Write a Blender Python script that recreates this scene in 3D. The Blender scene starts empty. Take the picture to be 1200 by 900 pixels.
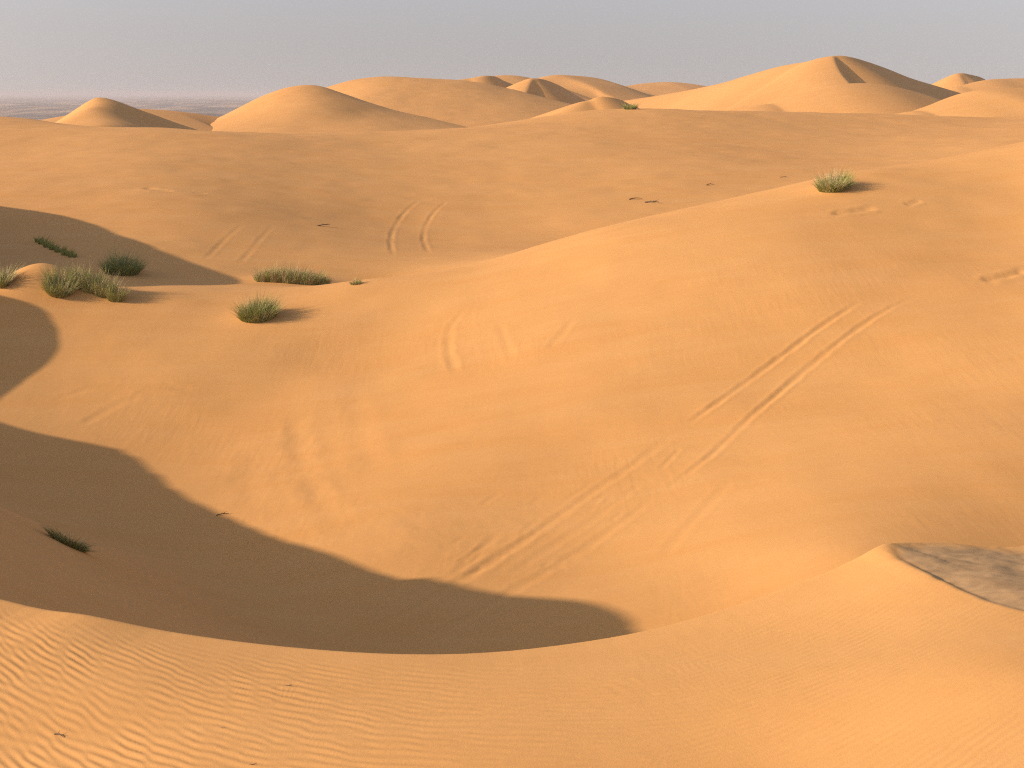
import bpy, math, random
import numpy as np

random.seed(7)
rng = np.random.default_rng(11)
scene = bpy.context.scene
col = scene.collection
R = math.radians

# ------------------------------------------------------------------ camera model
FPX = 1448.0                                  # focal length in photo pixels (1200 wide)
PITCH = math.atan((450 - 110) / FPX)          # camera looks slightly down
CP, SP = math.cos(PITCH), math.sin(PITCH)
SUN_EL = R(20.0)
SUN_AZ = R(6.0)                              # shadows run to +X and this much towards +Y
SH = np.array([math.cos(SUN_AZ), math.sin(SUN_AZ)])
TS = math.tan(SUN_EL)


def ray(u, v):
    xc = (u - 600.0) / FPX
    yc = -(v - 450.0) / FPX
    return np.array([xc, CP + yc * SP, -SP + yc * CP])


def P(u, v, Y):
    d = ray(u, v)
    return d * (Y / d[1])


def smooth(a, b, x):
    t = np.clip((x - a) / (b - a), 0, 1)
    return t * t * (3 - 2 * t)


class TPS:
    def __init__(self, pts, lam=0.0):
        p = np.array(pts, float)
        self.xy = p[:, :2]
        n = len(p)
        d = np.linalg.norm(self.xy[:, None] - self.xy[None], axis=2)
        K = self.k(d) + lam * np.eye(n)
        Pm = np.c_[np.ones(n), self.xy]
        A = np.zeros((n + 3, n + 3))
        A[:n, :n] = K
        A[:n, n:] = Pm
        A[n:, :n] = Pm.T
        self.w = np.linalg.solve(A, np.r_[p[:, 2], 0, 0, 0])

    @staticmethod
    def k(d):
        return d * d * np.log(d + 1e-9)

    def __call__(self, x, y):
        out = np.full(x.shape, self.w[-3])
        out = out + self.w[-2] * x + self.w[-1] * y
        for i in range(len(self.xy)):
            d2 = (x - self.xy[i, 0]) ** 2 + (y - self.xy[i, 1]) ** 2 + 1e-12
            out += self.w[i] * 0.5 * d2 * np.log(d2)
        return out


def catmull(pts, n=6):
    p = np.array(pts, float)
    q = np.vstack([2 * p[0] - p[1], p, 2 * p[-1] - p[-2]])
    out = []
    for i in range(1, len(q) - 2):
        for t in np.linspace(0, 1, n, endpoint=False):
            a, b, c, d = q[i - 1], q[i], q[i + 1], q[i + 2]
            out.append(0.5 * (2 * b + (c - a) * t + (2 * a - 5 * b + 4 * c - d) * t * t + (3 * b - a - 3 * c + d) * t ** 3))
    out.append(p[-1])
    return np.array(out)


def nearest(poly, x, y):
    """distance, signed side (+ = right of travel direction), interpolated z, offset vector, arc fraction"""
    best = np.full(x.shape, 1e18)
    side = np.ones(x.shape)
    z = np.zeros(x.shape)
    ox = np.zeros(x.shape)
    oy = np.zeros(x.shape)
    arc = np.zeros(x.shape)
    s0 = 0.0
    for a, b in zip(poly[:-1], poly[1:]):
        dx, dy = b[0] - a[0], b[1] - a[1]
        L2 = dx * dx + dy * dy
        t = np.clip(((x - a[0]) * dx + (y - a[1]) * dy) / L2, 0, 1)
        ex = x - (a[0] + t * dx)
        ey = y - (a[1] + t * dy)
        d2 = ex * ex + ey * ey
        m = d2 < best
        best = np.where(m, d2, best)
        cr = dx * ey - dy * ex
        side = np.where(m, np.where(cr < 0, 1.0, -1.0), side)
        if len(a) > 2:
            z = np.where(m, a[2] + t * (b[2] - a[2]), z)
        ox = np.where(m, ex, ox)
        oy = np.where(m, ey, oy)
        arc = np.where(m, s0 + t * math.sqrt(L2), arc)
        s0 += math.sqrt(L2)
    return np.sqrt(best), side, z, ox, oy, arc


def vnoise(x, y, seed):
    """value noise with smooth interpolation, about -1..1"""
    xi = np.floor(x).astype(np.int64)
    yi = np.floor(y).astype(np.int64)
    fx, fy = x - xi, y - yi
    fx = fx * fx * fx * (fx * (fx * 6 - 15) + 10)
    fy = fy * fy * fy * (fy * (fy * 6 - 15) + 10)

    def h(i, j):
        n = (i * 374761393 + j * 668265263 + seed * 1442695041) & 0xFFFFFFFF
        n = ((n ^ (n >> 13)) * 1274126177) & 0xFFFFFFFF
        n = n ^ (n >> 16)
        return (n & 0xFFFF) / 32767.5 - 1.0
    a = h(xi, yi) * (1 - fx) + h(xi + 1, yi) * fx
    b = h(xi, yi + 1) * (1 - fx) + h(xi + 1, yi + 1) * fx
    return a * (1 - fy) + b * fy


def fbm(x, y, seed, octv=3):
    s, a = 0, 1.0
    for o in range(octv):
        s = s + a * vnoise(x * 2 ** o + 17.3 * o, y * 2 ** o - 9.1 * o, seed + o)
        a *= 0.5
    return s


# ------------------------------------------------------------------ terrain: basin, middle dune, back slope
base_pts = []
for u, v, Y in [
    (470, 768, 19.5), (470, 690, 22.5), (470, 600, 27), (470, 500, 33.5), (450, 400, 41), (430, 328, 47),
    (700, 740, 19.8), (700, 640, 24.2), (700, 540, 29), (700, 440, 34.5), (700, 350, 40.5), (700, 272, 47.5),
    (850, 690, 20.5), (850, 600, 24.2),
    (1000, 650, 20), (1000, 560, 24.5), (1000, 450, 30.5), (1000, 340, 37), (1000, 260, 43), (1000, 205, 49.5),
    (1200, 620, 21), (1200, 520, 25), (1200, 400, 31.5), (1200, 300, 38.5), (1200, 220, 45), (1200, 170, 51),
    (200, 740, 18.5), (200, 650, 23), (200, 560, 28), (200, 460, 35), (200, 390, 41), (200, 346, 46),
    (0, 700, 16.5), (0, 600, 22), (0, 480, 31), (0, 400, 38.5), (0, 340, 46),
    # valley and back slope
    (1000, 226, 57), (1000, 180, 75), (1000, 150, 92), (1000, 131, 108), (1000, 150, 122),
    (1200, 186, 60), (1200, 160, 75), (1200, 140, 95), (1200, 129, 110), (1200, 146, 124),
    (700, 286, 53), (700, 262, 58), (700, 220, 67), (700, 175, 82), (700, 145, 98), (700, 129, 112), (700, 150, 126),
    (850, 250, 55), (850, 200, 68), (850, 158, 88), (850, 130, 110),
    (450, 336, 52), (450, 311, 56), (450, 260, 64), (450, 210, 76), (450, 175, 90), (450, 154, 104), (450, 166, 120),
    (200, 331, 50), (200, 290, 57), (200, 240, 67), (200, 190, 82), (200, 151, 103), (200, 164, 119),
    (0, 322, 50), (0, 270, 58), (0, 230, 66), (0, 180, 83), (0, 137, 108), (0, 148, 124),
    (1400, 560, 23), (1400, 120, 90),
]:
    if Y > 50 and v < 290 and u > 200 and not (u >= 1200 and Y < 56):      # the back slope recedes towards the right
        Y *= 1 + 0.32 * min(1, (u - 200) / 900)
    elif Y > 56 and u == 0:
        Y *= 1.06
    elif u >= 700:
        Y *= 1 + (0.05 if v > 500 else 0.08 if v > 420 else 0.05) * (u - 700) / 500
    if u <= 200 and Y < 46 and v > 340:       # floor of the basin stays level towards the left
        Y *= 1 + (0.28 if u == 0 else 0.14) * min(1, (v - 340) / 220)
    base_pts.append(P(u, v, Y))
base_pts += [(-60, 30, -7), (-70, 70, -5), (-60, 105, -3), (29, 37, -2.2), (30, 46, -0.2), (34, 56, 0.2), (45, 45, 1.5), (60, 30, 0.0), (75, 70, -1), (75, 105, -1),
             (0, -40, -6), (50, -20, -4), (-55, -20, -6), (50, 5, -5), (-30, 8, -7), (-8, 10, -7.5), (3, 12, -8.4), (15, 13, -8)]
BASE = TPS(base_pts, 0.02)


def plain(x, y):
    r = np.hypot(x, y)
    z = -7.0 - 23.0 * smooth(140, 900, r)
    amp = 4.5 * smooth(700, 2500, r)
    z = z + amp * (fbm(x / 260 + y / 900, y / 520 - x / 1500, 5, 3) + 0.7 * np.abs(vnoise(x / 150, y / 420, 9)))
    return z


# crest of the near dune, from the left arm of the basin round to the peak
CREST_IMG = [(0, 704, 7.8), (100, 722, 7.5), (200, 742, 7.3), (330, 759, 7.05), (470, 768, 6.85), (600, 764, 6.85), (740, 744, 7.0),
             (850, 715, 7.2), (950, 680, 7.4), (1000, 658, 7.52), (1035, 640, 7.6)]
RIM_IMG = [(1060, 637, 7.75), (1120, 637, 7.9), (1200, 641, 8.0)]
BRINK_IMG = [(1035, 640, 7.6), (1048, 655, 7.4), (1080, 670, 7.15), (1130, 694, 6.8), (1200, 716, 6.45)]

# plan of the off-frame arm; its height follows from the shadow it throws into the basin
ARM_PLAN = [(-28.5, 32.0), (-26, 28.5), (-23.5, 25.0), (-22.3, 23.3), (-21, 21.8), (-20.3, 21.0), (-20.0, 20.4), (-20.7, 19.95), (-21.4, 19.5), (-21.3, 18.8), (-20.2, 17.9), (-18.6, 17.0)]


def march(u, v, hf, y0=3.0, y1=165.0, n=2600):
    d = ray(u, v)
    d = d / d[1]
    Y = y0 * (y1 / y0) ** np.linspace(0, 1, n)
    z = hf(d[0] * Y, Y)
    below = np.where(d[2] * Y <= z)[0]
    i = below[0] if len(below) else n - 1
    return np.array([d[0] * Y[i], Y[i], z[i]])


def base_only(x, y):
    return BASE(x, y)


def base_march(u, v, y0=14.0):
    return march(u, v, base_only, y0=y0)


def solve_heights(plan, shadow):
    """height of each plan point so that the line of shadow points is where its shadow ends"""
    perp = np.array([-SH[1], SH[0]])
    s = np.array(shadow)
    q = s[:, :2] @ perp
    o = np.argsort(q)
    q, s = q[o], s[o]
    al = s[:, :2] @ SH
    out = []
    for p in plan:
        c = np.dot(p, perp)
        L = np.interp(c, q, al) - np.dot(p, SH)
        out.append((p[0], p[1], np.interp(c, q, s[:, 2]) + TS * L))
    return out


sh1 = [base_march(u, v) for u, v in [(760, 735), (735, 722), (690, 706), (650, 698), (600, 706), (545, 704), (490, 692), (400, 652), (330, 633), (250, 599), (170, 557), (100, 489), (0, 458), (-60, 440)]]
arm = solve_heights(ARM_PLAN, sh1)
c0 = P(*CREST_IMG[0])
zm = arm[-1][2]
ARM = arm + [(-14.5, 15.3, zm - 0.5), (-11.3, 13.0, zm + (c0[2] - zm) * 0.3 - 0.5), (-8.3, 11.0, zm + (c0[2] - zm) * 0.6 - 0.35), (-5.3, 8.6, zm + (c0[2] - zm) * 0.85 - 0.15)]
crest = [np.array(a) for a in ARM] + [P(*c) for c in CREST_IMG]
rim = [P(*c) for c in RIM_IMG]
tail = [np.array(t) for t in [(4.6, 8.25, -2.97), (6.5, 8.7, -2.98), (9, 9.3, -3.2), (13, 10.5, -3.7), (22, 11, -4.2), (35, 12, -4.5)]]
EDGE = catmull(crest + rim + tail, 5)
EDGE_FINE = catmull(crest + rim + tail, 14)
brink = [P(*c) for c in BRINK_IMG]
BRINK = catmull(brink + [np.array(t) for t in [(3.6, 5.9, -2.8), (5.0, 5.4, -2.8), (8, 5.6, -2.9), (14, 7.5, -3.2), (24, 9.5, -4.0)]], 5)

near_pts = [tuple(c) for c in crest] + [tuple(b) for b in brink[1:]]
near_pts += [tuple(P(u, v, Y)) for u, v, Y in [
    (0, 900, 5.65), (300, 900, 5.4), (600, 900, 5.2), (900, 900, 4.98), (1200, 900, 4.5),
    (150, 800, 6.5), (300, 830, 6.1), (600, 830, 5.92), (760, 800, 6.14), (900, 800, 5.94), (1020, 740, 6.5), (1100, 770, 5.86), (1200, 790, 5.36)]]
near_pts += [(0, 0, -1.75), (-5, 0, -2.4), (5, 0, -1.6), (0, -7, -1.6), (-9, 4, -3.8), (7, 3.5, -2.4), (0, 2.6, -2.5), (-20, 5, -4.6), (-36, 12, -5.5),
             (-20, -15, -3.2), (20, -15, -3.2), (30, 2, -3.6), (0, -30, -4), (14, 3, -2.9), (5.0, 5.4, -2.8), (8, 5.6, -2.9)]
NEAR = TPS(near_pts, 0.0005)
hol_pts = [(b[0], b[1], b[2] - 0.025) for b in BRINK[3:-3:2]] + [tuple(r) for r in rim] + [tuple(t) for t in tail]
hol_pts += [tuple(P(u, v, Y)) for u, v, Y in [(1200, 703, 6.68), (1200, 680, 7.12), (1200, 657, 7.62), (1120, 660, 7.4), (1160, 680, 7.05)]]
HOLLOW = TPS(hol_pts, 0.001)

# two more off-frame dunes at the left; their shadows reach into the picture
sh2 = [base_march(u, v, 20) for u, v in [(-40, 485), (4, 466), (30, 448), (60, 425), (71, 405), (55, 375), (25, 356), (0, 345), (-60, 338)]]
R2 = solve_heights([(-27.5, 33.2), (-27.3, 34.8), (-27, 36), (-27.2, 37.5), (-28.3, 39.5), (-29.5, 41.5), (-31, 43.5)], sh2)
R2 = catmull(R2 + [(-33, 45.5, R2[-1][2] - 1.8)], 5)
sh3 = [base_march(u, v, 40) for u, v in [(290, 330), (250, 317), (200, 299), (150, 279), (100, 261), (50, 247), (0, 238), (-60, 230), (-150, 225)]]
R3 = solve_heights([(-27, 48.3), (-29, 50), (-31.5, 53.4), (-34.5, 57.5), (-38, 63), (-43, 70)], sh3)
R3 = catmull(R3 + [(-50, 78, R3[-1][2] - 1)], 5)

LEE = SH / np.linalg.norm(SH)


def ridge(poly, x, y, t_wind, t_lee, r_wind, r_lee, lee=LEE, soft=0.6):
    d, s, z, ox, oy, arc = nearest(poly, x, y)
    c = (ox * lee[0] + oy * lee[1]) / (d + 1e-6)
    w = smooth(-soft, soft, c)
    t = t_wind * (1 - w) + t_lee * w
    r = r_wind * (1 - w) + r_lee * w
    return z - t * (np.sqrt(d * d + r * r) - r)


def smax(a, b, k):
    h = np.clip(0.5 + 0.5 * (a - b) / k, 0, 1)
    return b * (1 - h) + a * h + k * h * (1 - h)


PIT = P(1200, 668, 7.35)[:2]
MOUNDS = []          # small coppice mounds under the grass: x, y, rx, ry, h


def height(x, y, detail=True):
    x = np.asarray(x, float)
    y = np.asarray(y, float)
    r = np.hypot(x, y)
    inn = r < 168
    z = np.empty(x.shape)
    fl = ~inn
    z[fl] = plain(x[fl], y[fl])
    xi, yi, ri = x[inn], y[inn], r[inn]
    zb = BASE(xi, yi)
    w = smooth(138, 166, ri)
    zb = zb * (1 - w) + (-7.0) * w
    lm = (xi < 2) & (ri < 110)
    if lm.any():
        xx, yy = xi[lm], yi[lm]
        a = zb[lm]
        a = smax(ridge(R2, xx, yy, 0.40, 0.62, 1.0, 0.2), a, 0.35)
        a = smax(ridge(R3, xx, yy, 1.0, 0.9, 0.4, 0.2), a, 0.35)
        zb[lm] = a
    for mx, my, rx, ry, h in MOUNDS:
        mm = (np.abs(xi - mx) < 4 * rx) & (np.abs(yi - my) < 4 * ry)
        if mm.any():
            e = ((xi[mm] - mx) / rx) ** 2 + ((yi[mm] - my) / ry) ** 2
            zb[mm] += h * np.exp(-e)
    # broad undulation
    zb += 0.05 * fbm(xi / 5.0, yi / 5.0, 3, 3) * smooth(10, 30, ri)
    nm = ri < 75
    xx, yy = xi[nm], yi[nm]
    zz = zb[nm]
    d, s, ez, ox, oy, arc = nearest(EDGE, xx, yy)
    nz = NEAR(xx, yy)
    near_edge = d < 2.0
    corr = (ez[near_edge] - NEAR(xx[near_edge] - ox[near_edge], yy[near_edge] - oy[near_edge])) * np.exp(-(d[near_edge] / 0.5) ** 2)
    nz[near_edge] += corr
    aw = 1 - smooth(-13.5, -9.0, xx)          # windward flank of the off-frame arm
    nz = nz * (1 - aw) + np.maximum(ez - 0.24 * d, -6.0) * aw
    nw = smooth(38, 70, ri[nm])
    nz = nz * (1 - nw) + zz * nw
    db, sb, _, _, _, _ = nearest(BRINK, xx, yy)
    hw = smooth(-0.01, 0.08, -sb * db) * (xx > 1.5) * (xx < 24)
    hz_ = HOLLOW(xx, yy) - 0.02 * np.exp(-((xx - PIT[0]) / 0.15) ** 2 - ((yy - PIT[1]) / 0.13) ** 2)
    hz_[near_edge] += (ez[near_edge] - HOLLOW(xx[near_edge] - ox[near_edge], yy[near_edge] - oy[near_edge])) * np.exp(-(d[near_edge] / 0.3) ** 2)
    nz = nz * (1 - hw) + hz_ * hw
    rr_ = 0.05
    dd = np.where(d < rr_, d * d / (2 * rr_), d - rr_ / 2)
    sl = 0.68 + 0.34 * smooth(0.2, 1.1, xx) * (1 - smooth(2.25, 2.6, xx))
    slip = ez - sl * dd
    far = (d > 0.5) & (d < 26) & (s < 0)
    if far.any():                      # away from the brink: upper envelope of slopes, free of steps
        fx_, fy_ = xx[far], yy[far]
        env = np.full(fx_.shape, -1e9)
        for px, py, pz in EDGE_FINE:
            env = np.maximum(env, pz - 0.70 * np.sqrt((fx_ - px) ** 2 + (fy_ - py) ** 2))
        wf = smooth(0.5, 2.0, d[far])
        slip[far] = slip[far] * (1 - wf) + np.minimum(env, 0) * wf
    outz = smax(slip, zz, 1.0)
    inside = s > 0
    zb[nm] = np.where(inside, nz, outz)
    z[inn] = zb
    return z


def ground_at(u, v, y0=3.0):
    return march(u, v, height, y0=y0)


# mounds first (they are part of the ground)
def add_mound(u, v, rx, ry, h, y0=30.0):
    p = ground_at(u, v, y0)
    MOUNDS.append((p[0], p[1], rx, ry, h))


add_mound(50, 338, 1.5, 1.2, 0.9)
add_mound(110, 341, 1.6, 0.9, 0.30)
add_mound(345, 331, 1.7, 1.1, 0.35)
add_mound(303, 370, 1.0, 0.8, 0.12)
add_mound(145, 318, 1.0, 0.8, 0.25)
add_mound(978, 220, 1.1, 1.1, 0.15)

# ------------------------------------------------------------------ wheel tracks and disturbed sand
TRACKS = []   # (polyline xy, half width, depth, start/end fade, roughness)


def track(pix, hw=0.13, depth=0.05, y0=12.0, rough=0.5):
    pts = np.array([ground_at(u, v, y0)[:2] for u, v in pix])
    TRACKS.append((catmull(pts, 4), hw, depth, rough))


track([(1015, 350), (950, 392), (880, 444), (830, 480), (798, 501)], 0.085, 0.045)
track([(1082, 344), (1035, 366), (985, 400), (930, 446), (880, 488), (825, 540), (772, 580)], 0.09, 0.042)
track([(798, 501), (740, 546), (680, 588), (610, 636), (540, 680), (470, 722), (385, 752)], 0.11, 0.024)
track([(772, 580), (715, 622), (650, 664), (590, 700), (500, 752)], 0.11, 0.022)
track([(760, 560), (700, 605), (640, 645), (585, 682)], 0.10, 0.014)
track([(860, 560), (810, 612), (770, 660)], 0.11, 0.016)
track([(495, 232), (470, 254), (458, 278), (461, 302)], 0.11, 0.036, 48)
track([(526, 233), (505, 254), (496, 276), (503, 298)], 0.11, 0.036, 48)
track([(285, 262), (262, 282), (238, 306)], 0.12, 0.02, 48)
track([(322, 262), (300, 286), (278, 312)], 0.12, 0.016, 48)
track([(545, 362), (528, 385), (526, 410), (536, 440)], 0.12, 0.032)
track([(585, 378), (592, 400), (602, 424)], 0.12, 0.022)
track([(672, 374), (658, 392), (642, 410)], 0.12, 0.022)
track([(352, 470), (348, 510), (360, 560), (385, 600), (412, 640)], 0.26, 0.026)
track([(415, 455), (425, 510), (440, 560)], 0.28, 0.015)
track([(300, 520), (292, 560), (296, 600)], 0.28, 0.015)
track([(585, 622), (560, 650), (525, 680)], 0.10, 0.018)
track([(972, 251), (1000, 248), (1028, 244)], 0.18, 0.10)
track([(1060, 240), (1080, 236)], 0.15, 0.05)
track([(1150, 330), (1175, 324), (1205, 317)], 0.2, 0.09)
track([(168, 220), (190, 223), (205, 224)], 0.3, 0.10, 48)
track([(225, 226), (242, 227)], 0.3, 0.07, 48)
track([(60, 470), (110, 455), (190, 452), (240, 462)], 0.15, 0.018)
track([(90, 500), (130, 478), (170, 462)], 0.15, 0.018)

# short scuffs and half-buried stretches of old tracks
for k in range(18):
    cu, cv, su, sv = [(640, 625, 90, 45), (700, 580, 70, 40), (560, 660, 50, 25)][k % 3]
    u0, v0 = cu + rng.normal(0, su * 0.6), cv + rng.normal(0, sv * 0.6)
    a0 = rng.normal(-0.65, 0.2)
    L0 = rng.uniform(15, 45)
    pts = [(u0 + L0 * t * math.cos(a0), v0 + L0 * t * math.sin(a0) + rng.normal(0, 1.2)) for t in (-0.5, 0, 0.5)]
    track(pts, rng.uniform(0.06, 0.10), rng.uniform(0.006, 0.013))

ROUGH = []    # patches of trodden sand: (x, y, rx, ry, amp)
for u, v, rx, ry, a in [(640, 610, 5.0, 3.2, 0.020), (130, 460, 3.5, 3.0, 0.028), (400, 600, 2.6, 3.0, 0.022), (490, 620, 2.0, 2.0, 0.022),
                        (780, 545, 3.0, 2.4, 0.016), (880, 440, 5, 5, 0.010), (340, 380, 4, 3, 0.014)]:
    p = ground_at(u, v, 12)
    ROUGH.append((p[0], p[1], rx, ry, a))


def marks(x, y):
    dz = np.zeros(x.shape)
    r = np.hypot(x, y)
    for poly, hw, depth, rough in TRACKS:
        m = (x > poly[:, 0].min() - 1) & (x < poly[:, 0].max() + 1) & (y > poly[:, 1].min() - 1) & (y < poly[:, 1].max() + 1)
        if not m.any():
            continue
        xx, yy = x[m], y[m]
        d, s, _, _, _, arc = nearest(poly, xx, yy)
        total = np.sum(np.linalg.norm(np.diff(poly, axis=0), axis=1))
        f = smooth(0, 0.18 * total, arc) * smooth(0, 0.18 * total, total - arc)
        f = f * (0.55 + 0.45 * (1 + fbm(arc / 1.6 + hw * 91, arc * 0 + depth * 77, 21, 2)) * (0.5 + rough))
        dw = d + hw * 0.35 * vnoise(xx * 3.1, yy * 3.1, 31)
        g = -np.exp(-(dw / hw) ** 2) + 0.38 * np.exp(-((dw - 1.9 * hw) / (0.75 * hw)) ** 2)
        g += 0.10 * fbm(xx * 5, yy * 5, 41, 2) * np.exp(-(d / (2.5 * hw)) ** 2)
        dz[m] += 0.5 * depth * f * g
    for px, py, rx, ry, a in ROUGH:
        e = ((x - px) / rx) ** 2 + ((y - py) / ry) ** 2
        m = e < 4
        if m.any():
            xx, yy = x[m], y[m]
            n = fbm(xx * 1.7 + yy * 0.9, yy * 1.1 - xx * 0.5, 51, 3)
            dz[m] += 0.09 * a * np.exp(-e[m]) * n * (0.6 + np.abs(vnoise(xx * 0.8, yy * 0.8, 58)))
    return dz


# wind ripples of the near dune: oriented band-pass noise, so crests fork and end like real ones
N = 1024
CELL = 0.0125
kx = np.fft.fftfreq(N, CELL)[None, :]
ky = np.fft.fftfreq(N, CELL)[:, None]
kk = np.hypot(kx, ky) + 1e-9
ang = np.arctan2(kx, ky)
ang = (ang + np.pi / 2) % np.pi - np.pi / 2


def band(lam, bw, spread, rot, seed):
    g = np.exp(-((kk * lam - 1) / bw) ** 2) * np.exp(-((ang - rot) / spread) ** 2)
    n = np.random.default_rng(seed).standard_normal((N, N))
    f = np.real(np.fft.ifft2(np.fft.fft2(n) * g))
    return f / f.std()


rip_a = band(0.078, 0.19, 0.42, 0.0, 1)
rip_b = band(0.055, 0.20, 0.30, 0.0, 2)


def sample(tex, x, y):
    fx = (x / CELL) % N
    fy = (y / CELL) % N
    x0 = np.floor(fx).astype(int)
    y0 = np.floor(fy).astype(int)
    tx, ty = fx - x0, fy - y0
    x0 %= N
    y0 %= N
    x1, y1 = (x0 + 1) % N, (y0 + 1) % N
    return (tex[y0, x0] * (1 - tx) + tex[y0, x1] * tx) * (1 - ty) + (tex[y1, x0] * (1 - tx) + tex[y1, x1] * tx) * ty


def ripples(x, y):
    m = (np.hypot(x, y) < 11)
    dz = np.zeros(x.shape)
    xx, yy = x[m], y[m]
    d, s, _, _, _, _ = nearest(EDGE, xx, yy)
    ins = smooth(0.0, 0.45, np.where(s > 0, d, -d))
    # crest lines bow with the dune
    wy = yy - 0.16 * (xx - 0.2) ** 2 + 0.05 * vnoise(xx * 0.9, yy * 0.9, 61)
    a = np.tanh(1.1 * sample(rip_a, xx + 0.25 * wy, wy)) + 0.15
    b = np.tanh(1.1 * sample(rip_b, xx * 0.8, wy))
    patch = 0.5 + 0.5 * np.clip(fbm(xx * 0.9, yy * 1.1, 71, 2) * 1.2, -1, 1)
    left = 1 - smooth(-1.6, 1.3, xx + 0.35 * vnoise(xx * 1.2, yy * 1.2, 72))
    db, sb, _, _, _, _ = nearest(BRINK, xx, yy)
    hol = smooth(-0.05, 0.1, -sb * db) * (xx > 1.5)
    amp_a = 0.0037 * left * (0.45 + 0.55 * patch)
    amp_b = 0.0019 * (1 - left) * (0.25 + 0.75 * patch) * (1 - smooth(1.6, 2.6, xx) * 0.6)
    z = (amp_a * a + amp_b * b) * ins * (1 - hol)
    z += hol * 0.006 * fbm(xx * 3 + yy * 5, yy * 9 - xx * 4, 77, 3)
    dz[m] = z
    return dz


# ------------------------------------------------------------------ mesh helpers
def grid_mesh(name, X, Y, Z, wrap=False, keep=None):
    ny, nx = X.shape
    verts = np.stack([X, Y, Z], axis=2).reshape(-1, 3)
    i = np.arange(ny - 1)[:, None]
    j = np.arange(nx if wrap else nx - 1)[None, :]
    jn = (j + 1) % nx
    q = np.stack([i * nx + j, i * nx + jn, (i + 1) * nx + jn, (i + 1) * nx + j], axis=2).reshape(-1, 4)
    if keep is not None:
        k = keep.reshape(-1)[q].any(axis=1)
        q = q[k]
        used = np.zeros(len(verts), bool)
        used[q.reshape(-1)] = True
        idx = np.cumsum(used) - 1
        verts = verts[used]
        q = idx[q]
    return raw_mesh(name, verts, q)


def raw_mesh(name, verts, q, smooth_faces=True):
    q = np.asarray(q)
    me = bpy.data.meshes.new(name)
    me.vertices.add(len(verts))
    me.vertices.foreach_set("co", np.asarray(verts, np.float32).reshape(-1))
    k = q.shape[1]
    me.loops.add(q.size)
    me.loops.foreach_set("vertex_index", q.reshape(-1).astype(np.int32))
    me.polygons.add(len(q))
    me.polygons.foreach_set("loop_start", np.arange(0, q.size, k, dtype=np.int32))
    me.polygons.foreach_set("use_smooth", np.full(len(q), smooth_faces))
    me.update(calc_edges=True)
    me.validate()
    return me


def link(name, me, mat, parent=None):
    o = bpy.data.objects.new(name, me)
    col.objects.link(o)
    if mat is not None:
        me.materials.append(mat)
    if parent is not None:
        o.parent = parent
    return o


# ------------------------------------------------------------------ materials
def nt(mat):
    mat.use_nodes = True
    t = mat.node_tree
    t.nodes.clear()
    return t, t.nodes, t.links


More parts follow.
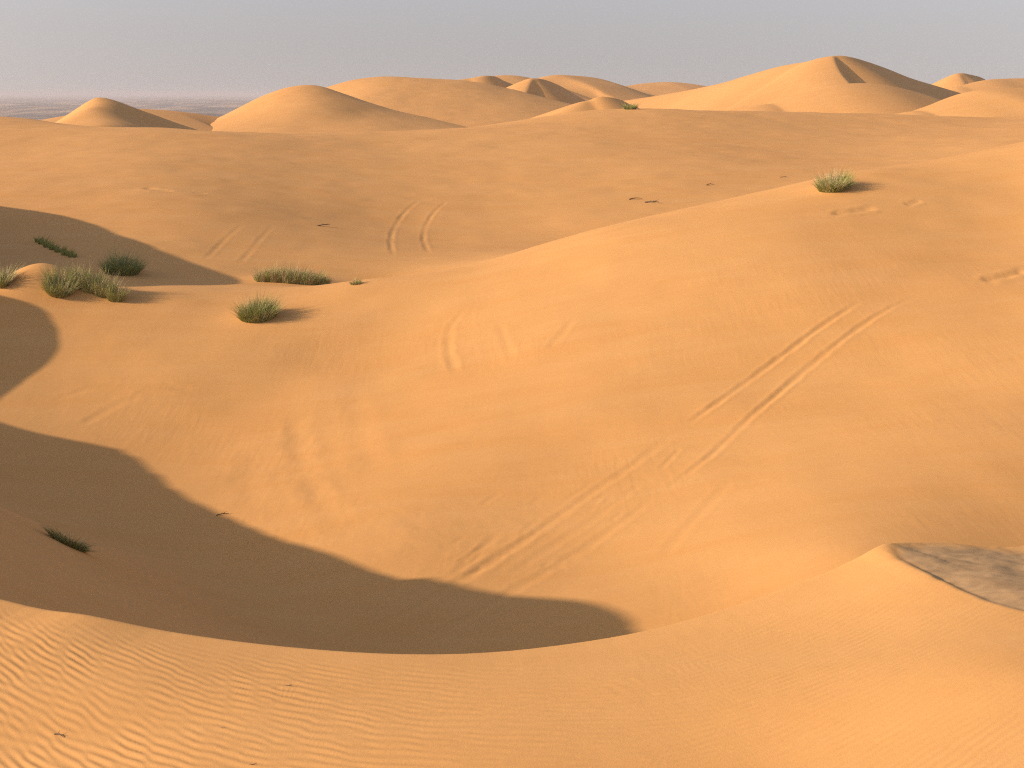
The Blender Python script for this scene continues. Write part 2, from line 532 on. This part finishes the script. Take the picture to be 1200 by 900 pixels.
def sand_material():
    m = bpy.data.materials.new("sand")
    t, n, l = nt(m)
    out = n.new("ShaderNodeOutputMaterial")
    bs = n.new("ShaderNodeBsdfPrincipled")
    l.new(bs.outputs[0], out.inputs[0])
    bs.inputs["Roughness"].default_value = 0.92
    bs.inputs["Specular IOR Level"].default_value = 0.12
    geo = n.new("ShaderNodeNewGeometry")

    def noise(scale, detail, vec=None, rough=0.5, dist=0.0):
        x = n.new("ShaderNodeTexNoise")
        x.inputs["Scale"].default_value = scale
        x.inputs["Detail"].default_value = detail
        x.inputs["Roughness"].default_value = rough
        x.inputs["Distortion"].default_value = dist
        l.new(vec or geo.outputs["Position"], x.inputs["Vector"])
        return x

    def ramp(src, a, b):
        x = n.new("ShaderNodeMapRange")
        x.inputs["From Min"].default_value = a
        x.inputs["From Max"].default_value = b
        l.new(src, x.inputs["Value"])
        return x.outputs["Result"]

    def mix(f, a, b):
        x = n.new("ShaderNodeMix")
        x.data_type = 'RGBA'
        for s, v in ((x.inputs[0], f), (x.inputs[6], a), (x.inputs[7], b)):
            if isinstance(v, (tuple, float)):
                s.default_value = v
            else:
                l.new(v, s)
        return x.outputs[2]

    big = noise(0.055, 4, rough=0.55)
    mp = n.new("ShaderNodeMapping")
    mp.inputs["Scale"].default_value = (0.35, 1.6, 0.6)
    mp.inputs["Rotation"].default_value = (0, 0, 0.25)
    l.new(geo.outputs["Position"], mp.inputs["Vector"])
    streak = noise(0.55, 5, mp.outputs[0], 0.6, 0.6)
    fine = noise(85.0, 3, rough=0.7)
    speck = noise(8.0, 4, rough=0.7)
    mid = noise(1.3, 5, rough=0.6)
    c = mix(ramp(big.outputs[0], 0.25, 0.75), SAND_A, SAND_B)
    c = mix(ramp(streak.outputs[0], 0.35, 0.95), c, SAND_C)
    # patches of darker grains
    dk = n.new("ShaderNodeMath"); dk.operation = 'MULTIPLY'
    l.new(ramp(mid.outputs[0], 0.45, 0.8), dk.inputs[0]); dk.inputs[1].default_value = 0.12
    c = mix(dk.outputs[0], c, SAND_D)
    # hollow behind the near peak: grey mineral sand, plus grazing shade put into its colour
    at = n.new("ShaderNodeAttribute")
    at.attribute_name = "mineral_shade"
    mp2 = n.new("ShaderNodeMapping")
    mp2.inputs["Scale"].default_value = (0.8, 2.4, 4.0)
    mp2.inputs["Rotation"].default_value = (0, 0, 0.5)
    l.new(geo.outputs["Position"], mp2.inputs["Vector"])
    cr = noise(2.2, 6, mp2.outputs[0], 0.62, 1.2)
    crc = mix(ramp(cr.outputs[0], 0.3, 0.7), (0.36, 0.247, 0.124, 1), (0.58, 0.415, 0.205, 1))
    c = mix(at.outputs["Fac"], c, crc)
    # far plain: greying of the haze put into the colour, with paler sandy streaks
    ds = n.new("ShaderNodeVectorMath"); ds.operation = 'LENGTH'
    l.new(geo.outputs["Position"], ds.inputs[0])
    mp4 = n.new("ShaderNodeMapping")
    mp4.inputs["Scale"].default_value = (0.009, 0.0032, 0.003)
    l.new(geo.outputs["Position"], mp4.inputs["Vector"])
    fl = noise(1.0, 6, mp4.outputs[0], 0.65, 0.4)
    flc = mix(ramp(fl.outputs[0], 0.44, 0.62), (0.13, 0.13, 0.12, 1), (0.48, 0.37, 0.24, 1))
    c = mix(ramp(ds.outputs["Value"], 700, 1300), c, flc)
    # grain speckle
    gr = n.new("ShaderNodeMix"); gr.data_type = 'RGBA'; gr.blend_type = 'MULTIPLY'
    gr.inputs[0].default_value = 1.0
    l.new(c, gr.inputs[6])
    mr = n.new("ShaderNodeMapRange")
    mr.inputs["From Min"].default_value = 0.25; mr.inputs["From Max"].default_value = 0.75
    mr.inputs["To Min"].default_value = 0.92; mr.inputs["To Max"].default_value = 1.07
    fs_ = n.new("ShaderNodeMath"); fs_.operation = 'MULTIPLY_ADD'
    l.new(fine.outputs[0], fs_.inputs[0]); fs_.inputs[1].default_value = 0.6
    sp_ = n.new("ShaderNodeMath"); sp_.operation = 'MULTIPLY'; sp_.inputs[1].default_value = 0.4
    l.new(speck.outputs[0], sp_.inputs[0]); l.new(sp_.outputs[0], fs_.inputs[2])
    l.new(fs_.outputs[0], mr.inputs["Value"])
    l.new(mr.outputs[0], gr.inputs[7])
    l.new(gr.outputs[2], bs.inputs["Base Color"])
    # relief: small ripples running up and down the middle dune, in patches, then grains
    mp3 = n.new("ShaderNodeMapping")
    mp3.inputs["Rotation"].default_value = (0, 0, 0.35)
    mp3.inputs["Scale"].default_value = (1.0, 0.16, 0.16)
    l.new(geo.outputs["Position"], mp3.inputs["Vector"])
    rip = noise(5.2, 1.5, mp3.outputs[0], 0.4, 0.35)
    pat = noise(0.22, 3, rough=0.55)
    rm = n.new("ShaderNodeMath"); rm.operation = 'MULTIPLY'
    l.new(rip.outputs[0], rm.inputs[0]); l.new(ramp(pat.outputs[0], 0.42, 0.72), rm.inputs[1])
    dist = n.new("ShaderNodeVectorMath"); dist.operation = 'LENGTH'
    l.new(geo.outputs["Position"], dist.inputs[0])
    rm2 = n.new("ShaderNodeMath"); rm2.operation = 'MULTIPLY'
    l.new(rm.outputs[0], rm2.inputs[0]); l.new(ramp(dist.outputs["Value"], 52, 40), rm2.inputs[1])
    b1 = n.new("ShaderNodeBump"); b1.inputs["Strength"].default_value = 0.6; b1.inputs["Distance"].default_value = 0.017
    l.new(rm2.outputs[0], b1.inputs["Height"])
    b3 = n.new("ShaderNodeBump"); b3.inputs["Strength"].default_value = 0.5; b3.inputs["Distance"].default_value = 0.014
    l.new(mid.outputs[0], b3.inputs["Height"]); l.new(b1.outputs[0], b3.inputs["Normal"])
    b2 = n.new("ShaderNodeBump"); b2.inputs["Strength"].default_value = 0.35; b2.inputs["Distance"].default_value = 0.003
    l.new(fine.outputs[0], b2.inputs["Height"]); l.new(b3.outputs[0], b2.inputs["Normal"])
    l.new(b2.outputs[0], bs.inputs["Normal"])
    return m


SAND_A = (0.64, 0.365, 0.12, 1)
SAND_B = (0.615, 0.335, 0.105, 1)
SAND_C = (0.66, 0.4, 0.15, 1)
SAND_D = (0.52, 0.28, 0.092, 1)
SAND = sand_material()


def plant_material(name, a, b):
    m = bpy.data.materials.new(name)
    t, n, l = nt(m)
    out = n.new("ShaderNodeOutputMaterial")
    bs = n.new("ShaderNodeBsdfPrincipled")
    bs.inputs["Roughness"].default_value = 0.65
    l.new(bs.outputs[0], out.inputs[0])
    at = n.new("ShaderNodeAttribute"); at.attribute_name = "tone"
    x = n.new("ShaderNodeMix"); x.data_type = 'RGBA'
    x.inputs[6].default_value = a; x.inputs[7].default_value = b
    l.new(at.outputs["Fac"], x.inputs[0])
    l.new(x.outputs[2], bs.inputs["Base Color"])
    return m


GREEN = plant_material("grass_green", (0.15, 0.205, 0.038, 1), (0.44, 0.47, 0.12, 1))
STRAW = plant_material("grass_straw", (0.38, 0.30, 0.14, 1), (0.60, 0.50, 0.28, 1))
TWIG = plant_material("dead_wood", (0.05, 0.035, 0.022, 1), (0.11, 0.075, 0.045, 1))

# ------------------------------------------------------------------ the ground sheet
fine_az = np.arange(-27, 27.001, 0.068)
side = 27 + np.cumsum(np.geomspace(0.08, 4.0, 90))
side = side[side < 179]
left = np.r_[27 + np.arange(1, 141) * 0.25, 62 + np.cumsum(np.geomspace(0.4, 4.0, 60))]
left = left[left < 179.5]
az = np.r_[-left[::-1], fine_az, side]
rad = np.r_[np.geomspace(0.5, 3.3, 26)[:-1], 3.3 * 1.0025 ** np.arange(0, int(math.log(150 / 3.3) / math.log(1.0025))),
            np.geomspace(150, 26000, 220)]
A, RR = np.meshgrid(np.radians(az), rad)
GX, GY = RR * np.sin(A), RR * np.cos(A)
fx, fy = GX.reshape(-1), GY.reshape(-1)
GZ = height(fx, fy)
GZ += marks(fx, fy) + ripples(fx, fy)
GX, GY, GZ = GX, GY, GZ.reshape(GX.shape)
me = grid_mesh("ground", GX, GY, GZ, wrap=True)
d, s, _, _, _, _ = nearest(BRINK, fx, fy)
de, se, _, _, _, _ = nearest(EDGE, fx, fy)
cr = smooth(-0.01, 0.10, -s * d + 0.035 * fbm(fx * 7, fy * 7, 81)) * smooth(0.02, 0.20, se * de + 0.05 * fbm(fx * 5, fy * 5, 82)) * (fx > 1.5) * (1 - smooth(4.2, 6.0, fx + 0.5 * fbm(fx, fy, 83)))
a = me.attributes.new("mineral_shade", 'FLOAT', 'POINT')
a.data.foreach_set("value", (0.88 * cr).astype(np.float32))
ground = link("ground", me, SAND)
ground["kind"] = "structure"


# ------------------------------------------------------------------ dunes beyond the back slope
def dune(crest_pix, t_wind, t_lee, r_wind, r_lee, lee_deg=10, reach=40, res=None, bumps=0.0, soft=0.6):
    poly = catmull([P(*c) for c in crest_pix], 12)
    Ym = np.mean([c[2] for c in crest_pix])
    res = res or Ym * 0.0009
    x0, x1 = poly[:, 0].min() - reach, poly[:, 0].max() + reach
    y0, y1 = poly[:, 1].min() - reach, poly[:, 1].max() + reach
    nx, ny = int((x1 - x0) / res), int((y1 - y0) / (res * 1.5))
    X, Y = np.meshgrid(np.linspace(x0, x1, nx), np.linspace(y0, y1, ny))
    lee = np.array([math.cos(R(lee_deg)), math.sin(R(lee_deg))])
    f, g = X.reshape(-1), Y.reshape(-1)
    wob = Ym * 0.003
    Z = ridge(poly, f + wob * vnoise(f / 14, g / 14, 91), g + wob * vnoise(f / 14, g / 14, 92), t_wind, t_lee, r_wind, r_lee, lee, soft)
    Z += bumps * fbm(f / 9, g / 9, 95, 3)
    Zg = Z.reshape(X.shape)
    for _ in range(10):                        # wind-smoothed
        p_ = np.pad(Zg, 1, mode='edge')
        Zg = 0.5 * Zg + 0.125 * (p_[:-2, 1:-1] + p_[2:, 1:-1] + p_[1:-1, :-2] + p_[1:-1, 2:])
    Z = Zg.reshape(-1)
    gz = plain(f, g)
    rr = np.hypot(f, g)
    gz = np.where(rr < 168, height(f, g), gz)
    me = grid_mesh("dune", X, Y, Z.reshape(X.shape), keep=(Z > gz - 0.6).reshape(X.shape))
    o = link("dune", me, SAND)
    o["kind"] = "structure"
    return o


def dome(face, back):
    """a broad dune fitted through points of its skyline, its near face and its far side"""
    pts = [P(*c) for c in face] + [np.array(b, float) for b in back]
    f = TPS(pts, 0.02)
    p = np.array(pts)
    res = np.mean(p[:, 1]) * 0.0011
    X, Y = np.meshgrid(np.arange(p[:, 0].min() - 6, p[:, 0].max() + 6, res), np.arange(p[:, 1].min() - 6, p[:, 1].max() + 6, res * 1.4))
    a_, b_ = X.reshape(-1), Y.reshape(-1)
    Z = f(a_, b_) + 0.10 * fbm(a_ / 9, b_ / 9, 95, 3)
    gz = np.where(np.hypot(a_, b_) < 168, height(a_, b_), plain(a_, b_))
    me = grid_mesh("dune", X, Y, Z.reshape(X.shape), keep=(Z > gz - 0.6).reshape(X.shape))
    o = link("dune", me, SAND)
    o["kind"] = "structure"


# small cream dune, left: lit nose, dim right face
dome([(60, 147, 168), (74, 140, 171), (93, 127, 173), (113, 115, 175), (130, 117.5, 176), (150, 124, 177), (172, 132, 178), (205, 143, 179), (245, 156, 180),
      (88, 142, 163), (104, 128, 168), (120, 129, 168), (118, 146, 158), (134, 146, 159), (150, 142, 166), (172, 146, 170), (200, 152, 173), (95, 160, 152), (130, 162, 150), (175, 162, 158)],
     [(-66, 190, -9), (-60, 194, -7.5), (-52, 196, -8), (-42, 194, -9)])
dune([(150, 127, 205), (200, 130, 210), (260, 137, 214), (340, 143, 218)], 0.22, 0.16, 6, 6, -60, 34)
# rounded dune with a shoulder near its top
dome([(240, 147, 205), (266, 134, 208), (285, 124, 209), (312, 111, 210), (336, 103, 211), (355, 100, 211), (374, 101, 211), (392, 106, 211), (420, 116, 210), (455, 127, 208), (500, 138, 205), (550, 150, 202),
      (300, 128, 199), (345, 118, 199), (380, 121, 197), (425, 134, 195), (285, 148, 186), (355, 147, 183), (420, 150, 181), (480, 154, 181)],
     [(-58, 236, -9), (-44, 240, -7), (-32, 242, -6), (-20, 238, -8), (-8, 230, -9)])
# broad dome behind it
dome([(345, 128, 270), (372, 109, 275), (390, 100, 278), (412, 93.5, 280), (442, 90.5, 282), (490, 91, 283), (545, 95, 283), (600, 105, 281), (650, 117, 277), (700, 130, 270), (760, 145, 262),
      (400, 122, 256), (480, 118, 256), (560, 122, 255), (420, 148, 232), (500, 148, 230), (580, 148, 230), (660, 150, 232)],
     [(-64, 306, -9), (-40, 322, -7), (-20, 326, -7), (0, 322, -8), (24, 306, -9)])
# dark slip face showing over the dome
dune([(520, 96, 318), (545, 92, 320), (572, 88.5, 323), (592, 96, 345), (615, 110, 368)], 0.25, 0.62, 4.0, 0.3, -35, 40)
dune([(560, 93, 430), (595, 88, 440), (630, 94, 450)], 0.25, 0.25, 6.0, 5.0, -60, 50)
# cream peak with a dark slip face
dune([(590, 110, 336), (610, 98, 323), (627, 91, 312), (645, 97, 322), (680, 114, 340)], 0.42, 0.62, 1.0, 0.2, -5, 34, soft=0.15)
dune([(625, 95, 440), (645, 88.5, 446), (665, 88, 450), (700, 92, 458), (745, 107, 468), (770, 116, 474)], 0.3, 0.28, 4.0, 5.0, -60, 60)
dune([(690, 118, 205), (705, 113, 206), (722, 115, 208), (735, 121, 210)], 0.35, 0.45, 1.2, 0.5, -20, 20)
dune([(730, 101, 640), (770, 96.5, 650), (800, 97, 655), (850, 104, 665)], 0.2, 0.25, 10, 10, -60, 90)
# the tall dune on the right
dune([(740, 117, 335), (790, 109, 326), (840, 99, 316), (880, 87, 307), (918, 77, 299), (950, 71.5, 294), (972, 66, 290), (990, 65, 291),
      (1018, 72, 298), (1062, 90, 310), (1100, 101, 320), (1140, 113, 332)], 0.40, 0.54, 2.5, 0.3, 3, 64, soft=0.10)
dune([(900, 122, 250), (940, 108, 252), (980, 99, 254), (1020, 98, 257), (1060, 105, 260), (1100, 118, 264)], 0.35, 0.33, 5.0, 4.0, -50, 45)
dune([(1085, 104, 440), (1110, 93, 430), (1128, 85, 419), (1140, 88, 430), (1165, 99, 450)], 0.5, 0.55, 1.0, 0.3, -5, 50, soft=0.15)
dune([(1120, 101, 380), (1150, 94, 383), (1180, 92, 386), (1215, 92, 389), (1280, 97, 395)], 0.4, 0.35, 3, 3, -50, 50)
dune([(1080, 130, 216), (1120, 116, 218), (1150, 106, 220), (1185, 103, 222), (1230, 104, 225), (1300, 112, 230)], 0.35, 0.33, 4, 5, -50, 34)


# ------------------------------------------------------------------ grass
def strip_blades(n, rx, ry, h, lean, width, seed, tone_mu, dens=0.6, bend=0.5, wind=(0.25, 0.05), top=None):
    """many thin tapering blades rooted in an ellipse; returns verts, quads, tone"""
    g = np.random.default_rng(seed)
    rr = np.sqrt(g.random(n)) ** dens
    th = g.random(n) * 2 * np.pi
    bx, by = rx * rr * np.cos(th), ry * rr * np.sin(th)
    az_ = th + g.normal(0, 0.7, n)
    ln = lean * (0.25 + 0.75 * rr) * (0.5 + g.random(n))
    edge = np.sqrt(np.clip(1 - (0.9 * rr) ** 2, 0.05, 1))
    # clumps of taller and shorter growth
    cl = 0.70 + 0.45 * vnoise(bx * 5 / max(rx, .3) + seed, by * 5 / max(rx, .3), seed)
    hh = h * (0.45 + 0.55 * edge) * cl * g.uniform(0.5, 1.1, n) * np.where(g.random(n) < 0.1, 1.35, 1.0)
    K = 5
    verts = np.zeros((n, K, 2, 3))
    tone = np.zeros((n, K, 2))
    dirx, diry = np.cos(az_) * ln + wind[0] * g.random(n), np.sin(az_) * ln + wind[1]
    w = width * g.uniform(0.6, 1.3, n)
    pa = g.random(n) * np.pi
    tn = np.clip(g.normal(tone_mu, 0.22, n), 0, 1)
    for k in range(K):
        s_ = k / (K - 1)
        off = (s_ + bend * s_ ** 2.2)
        cx = bx + dirx * hh * off * 0.7
        cy = by + diry * hh * off * 0.7
        cz = hh * (s_ - 0.18 * bend * s_ ** 2 * ln) - 0.03 * (1 - s_)
        ww = w * (1 - s_) ** 0.6 * 0.5 + 0.0008
        verts[:, k, 0] = np.c_[cx - ww * np.cos(pa), cy - ww * np.sin(pa), cz]
        verts[:, k, 1] = np.c_[cx + ww * np.cos(pa), cy + ww * np.sin(pa), cz]
        tone[:, k, :] = tn[:, None]
    idx = np.arange(n)[:, None] * K * 2
    q = []
    for k in range(K - 1):
        b_ = idx + 2 * k
        q.append(np.c_[b_, b_ + 1, b_ + 3, b_ + 2])
    return verts.reshape(-1, 3), np.vstack(q), tone.reshape(-1)


def grass_part(name, mat, root, parts):
    V, Q, T, o = [], [], [], 0
    for v, q, t in parts:
        V.append(v); Q.append(q + o); T.append(t); o += len(v)
    V = np.vstack(V)
    me = raw_mesh(name, V, np.vstack(Q))
    a = me.attributes.new("tone", 'FLOAT', 'POINT')
    a.data.foreach_set("value", np.concatenate(T).astype(np.float32))
    return link(name, me, mat, root)


def tussock(u, v, label, w_px, h_px, y0=30.0, n=1500, dry=0.3, flat=0.75, lean=0.75, seed=1, clumps=None, tone=0.5, cat="grass tussock", group="grass tussocks on the sand", name="grass_tussock"):
    p = ground_at(u, v, y0)
    root = bpy.data.objects.new(name, None)
    col.objects.link(root)
    root.location = p
    root["label"] = label
    root["category"] = cat
    root["group"] = group
    m = np.linalg.norm(p) / FPX
    W, H = w_px * m, h_px * m
    width = max(0.008, 0.75 * m * 0.35)
    gp, sp = [], []
    for (ox, oy, sc) in (clumps or [(0, 0, 1.0)]):
        ws = W * sc if clumps else W
        hs = H * (0.7 + 0.3 * sc) if clumps else H
        gx, gy = ox * W, oy * W
        gz = float(height(np.array([p[0] + gx]), np.array([p[1] + gy]))[0]) - p[2]
        nn = int(n * (sc if clumps else 1))
        rx = ws * 0.34
        for arr, k, sd, tm, hk in ((gp, nn, 0, tone, 1.0), (sp, int(nn * dry), 50, 0.5, 1.12)):
            if k < 3:
                continue
            vv, qq, tt = strip_blades(k, rx, rx * flat, hs * hk, lean, width, seed + sd, tm)
            # follow the ground under the clump
            wx, wy = vv[:, 0] + gx + p[0], vv[:, 1] + gy + p[1]
            gz_ = height(wx, wy) - p[2]
            vv = vv + np.c_[np.full(len(vv), gx), np.full(len(vv), gy), gz_]
            arr.append((vv, qq, tt))
        seed += 3
    grass_part("foliage", GREEN, root, gp)
    if sp:
        grass_part("straw", STRAW, root, sp)
    return root


tussock(302, 371, "dense dark green tussock alone in front of the others, its shadow lying to the right", 58, 25, n=2600, dry=0.22, seed=3, tone=0.45)
tussock(342, 330, "widest tussock, long hedge-like crest of grass with straw-coloured top on a low mound", 88, 22, n=1500, dry=0.75, seed=10, lean=0.5, tone=0.6,
        clumps=[(-0.36, 0.0, 0.36), (-0.2, 0.02, 0.5), (0.0, 0.0, 0.55), (0.2, -0.02, 0.5), (0.36, 0.0, 0.34)])
tussock(417, 333, "tiny sprig of grass by itself right of the wide hedge-like tussock", 16, 8, n=260, dry=0.5, seed=21)
tussock(70, 341, "rounded yellow-green tussock at the left end of the sunlit pair on the mound", 42, 20, n=1700, dry=0.35, seed=24, tone=0.75)
tussock(114, 340, "tall spiky sunlit grass clump trailing down to the right of a rounded tussock", 66, 28, n=1300, dry=0.4, seed=30, lean=0.5, tone=0.7,
        clumps=[(-0.30, 0.05, 0.5), (-0.08, 0.0, 0.55), (0.14, -0.08, 0.5), (0.38, -0.22, 0.4)])
tussock(142, 319, "dark green rounded tussock standing in the dune's shadow behind the spiky clump", 54, 25, n=2200, dry=0.12, seed=41, tone=0.25)
tussock(64, 292, "thin slanting row of small grey-green shrubs on the shaded slope", 56, 13, n=1000, dry=0.0, seed=46, tone=0.35, lean=0.45,
clumps=[(-0.62, 0.85, 0.22), (-0.45, 0.62, 0.27), (-0.22, 0.25, 0.26), (0.0, -0.05, 0.25), (0.22, -0.32, 0.29), (0.45, -0.6, 0.3), (0.62, -0.8, 0.22)], cat="shrub row", name="shrub_row", group="shrubs on the sand")
tussock(4, 334, "grass tussock cut off by the left edge of the photo, beside the sandy hummock", 22, 18, n=900, dry=0.5, seed=64, tone=0.7)
tussock(977, 221, "green tussock standing alone on the crest of the big middle dune", 48, 20, n=2200, dry=0.4, seed=70, tone=0.5, lean=0.85)
tussock(79, 638, "flattened dark tussock deep in the shadowed hollow at lower left", 46, 17, y0=12, n=750, dry=0.35, seed=80, tone=0.2, lean=1.3)
tussock(738, 128, "small bright green bush on the skyline of the back slope", 20, 9, y0=60, n=700, dry=0.1, seed=90, tone=0.4)
tussock(674, 131, "low brown dried bush on the back slope left of the bright green one", 10, 4, y0=60, n=200, dry=1.5, seed=95, tone=0.2)


# ------------------------------------------------------------------ twigs and lumps lying on the sand
def twig(u, v, L, label, seed, y0=3.0, name="dry_twig", cat="twig", group="dead twigs on the sand", fat=0.05):
    g = random.Random(seed)
    p = ground_at(u, v, y0)
    V, Q = [], []

    def limb(pts, r0, r1):
        b = len(V)
        k = 6
        for i, q in enumerate(pts):
            t = i / (len(pts) - 1)
            r = r0 + (r1 - r0) * t
            for j in range(k):
                a_ = 2 * math.pi * j / k
                V.append((q[0], q[1] + r * math.cos(a_), q[2] + r * math.sin(a_)))
        for i in range(len(pts) - 1):
            for j in range(k):
                Q.append((b + i * k + j, b + i * k + (j + 1) % k, b + (i + 1) * k + (j + 1) % k, b + (i + 1) * k + j))
    main = [((t - 0.5) * L, 0.12 * L * math.sin(3 * t + seed), fat * L * 0.5 + 0.10 * L * math.sin(2.4 * t)) for t in np.linspace(0, 1, 7)]
    limb(main, fat * L, fat * L * 0.35)
    for k in range(3):
        s_ = main[2 + k]
        dx, dy, dz = g.uniform(-0.1, 0.35), g.uniform(-0.3, 0.3), g.uniform(0.02, 0.22)
        limb([(s_[0] + dx * L * t, s_[1] + dy * L * t, s_[2] + dz * L * t) for t in (0, 0.35, 0.7, 1)], fat * L * 0.55, fat * L * 0.2)
    me = raw_mesh(name, np.array(V), np.array(Q))
    a = me.attributes.new("tone", 'FLOAT', 'POINT')
    a.data.foreach_set("value", np.array([g.random() for _ in V], np.float32))
    o = link(name, me, TWIG)
    o.location = p
    o.rotation_euler = (0, 0, g.uniform(-0.5, 0.5))
    o["label"], o["category"], o["group"] = label, cat, group
    return o


twig(69, 863, 0.075, "dark curled twig on the rippled sand near the bottom left corner", 1)
twig(340, 805, 0.05, "small pale brown twig among the ripples below the middle of the shadow", 2)
twig(262, 854, 0.03, "tiny dark twig on the rippled sand, between two others", 3)
twig(297, 896, 0.035, "small twig at the bottom edge of the photo", 4)
twig(261, 604, 0.30, "dark stick lying right at the shadow's edge in the basin", 5, 12)
twig(832, 217, 0.55, "short dark branch on the back slope near the middle dune's crest", 6, 50)
twig(745, 234, 0.75, "long dark dead branch on the back slope, left one of a close pair", 7, 50)
twig(764, 238, 0.9, "long dark dead branch on the back slope, right one of a close pair", 8, 50)
twig(918, 208, 0.4, "dark twig lying behind the crest left of the lone tussock", 9, 50)
twig(379, 265, 0.7, "pale brown dead branch by itself left of the curved wheel tracks", 10, 50)

# ------------------------------------------------------------------ haze: one closed box of thin dusty air
HZ = 27000.0
x0, x1, y0_, y1_, z0, z1 = -HZ, HZ, -HZ, HZ, -46.0, 12.5
vs = [(x, y, z) for z in (z0, z1) for y in (y0_, y1_) for x in (x0, x1)]
fs = [(0, 2, 3, 1), (4, 5, 7, 6), (0, 1, 5, 4), (2, 6, 7, 3), (0, 4, 6, 2), (1, 3, 7, 5)]
me = bpy.data.meshes.new("haze")
me.from_pydata(vs, [], fs)
hm = bpy.data.materials.new("haze")
t, n, l = nt(hm)
out = n.new("ShaderNodeOutputMaterial")
pv = n.new("ShaderNodeVolumePrincipled")
pv.inputs["Color"].default_value = (0.62, 0.665, 0.70, 1)
pv.inputs["Density"].default_value = 2.1e-4
pv.inputs["Anisotropy"].default_value = 0.1
l.new(pv.outputs[0], out.inputs["Volume"])
hz = link("haze", me, hm)
hz["kind"] = "stuff"

# ------------------------------------------------------------------ sky and sun
w = bpy.data.worlds.new("World")
scene.world = w
w.use_nodes = True
t = w.node_tree
n, l = t.nodes, t.links
bg = n["Background"]
sky = n.new("ShaderNodeTexSky")
sky.sky_type = 'NISHITA'
sky.sun_disc = False
sky.sun_elevation = SUN_EL
sky.sun_rotation = math.atan2(-SH[0], -SH[1]) % (2 * math.pi)
sky.air_density = 1.0
sky.dust_density = 1.6
sky.ozone_density = 1.0
# the lowest few degrees are one even veil of dust, so they take the tone a little above the horizon
tc = n.new("ShaderNodeTexCoord")
sx = n.new("ShaderNodeSeparateXYZ")
mxz = n.new("ShaderNodeMath")
mxz.operation = 'SMOOTH_MAX'
mxz.inputs[1].default_value = 0.055
mxz.inputs[2].default_value = 0.05
cx = n.new("ShaderNodeCombineXYZ")
l.new(tc.outputs["Generated"], sx.inputs[0])
l.new(sx.outputs[0], cx.inputs[0])
l.new(sx.outputs[1], cx.inputs[1])
l.new(sx.outputs[2], mxz.inputs[0])
l.new(mxz.outputs[0], cx.inputs[2])
l.new(cx.outputs[0], sky.inputs[0])
hs = n.new("ShaderNodeHueSaturation")
hs.inputs["Saturation"].default_value = 0.55
l.new(sky.outputs[0], hs.inputs["Color"])
tn = n.new("ShaderNodeMix")
tn.data_type = 'RGBA'
tn.blend_type = 'MULTIPLY'
tn.inputs[0].default_value = 1.0
tn.inputs[7].default_value = (1.10, 1.01, 1.13, 1)
l.new(hs.outputs[0], tn.inputs[6])
l.new(tn.outputs[2], bg.inputs["Color"])
bg.inputs["Strength"].default_value = 0.10

sun = bpy.data.lights.new("sun", 'SUN')
sun.energy = 4.6
sun.angle = R(0.5)
sun.color = (1.0, 0.71, 0.53)
so = bpy.data.objects.new("sun", sun)
col.objects.link(so)
from mathutils import Vector
so.rotation_euler = Vector((SH[0] * math.cos(SUN_EL), SH[1] * math.cos(SUN_EL), -math.sin(SUN_EL))).to_track_quat('-Z', 'Y').to_euler()
so.location = (-60, -20, 40)

cam = bpy.data.cameras.new("camera")
cam.sensor_width = 36
cam.lens = FPX / 1200 * 36
cam.clip_start = 0.1
cam.clip_end = 60000
co = bpy.data.objects.new("camera", cam)
col.objects.link(co)
co.rotation_euler = (math.pi / 2 - PITCH, 0, 0)
scene.camera = co

vsn = scene.view_settings
vsn.view_transform = 'Standard'
vsn.look = 'None'
vsn.gamma = 1
vsn.use_curve_mapping = False
vsn.exposure = 0.40
scene.cycles.pixel_filter_type = 'BLACKMAN_HARRIS'
scene.cycles.filter_width = 1.15
scene.cycles.max_bounces = 6
scene.cycles.volume_bounces = 1
scene.cycles.use_denoising = False
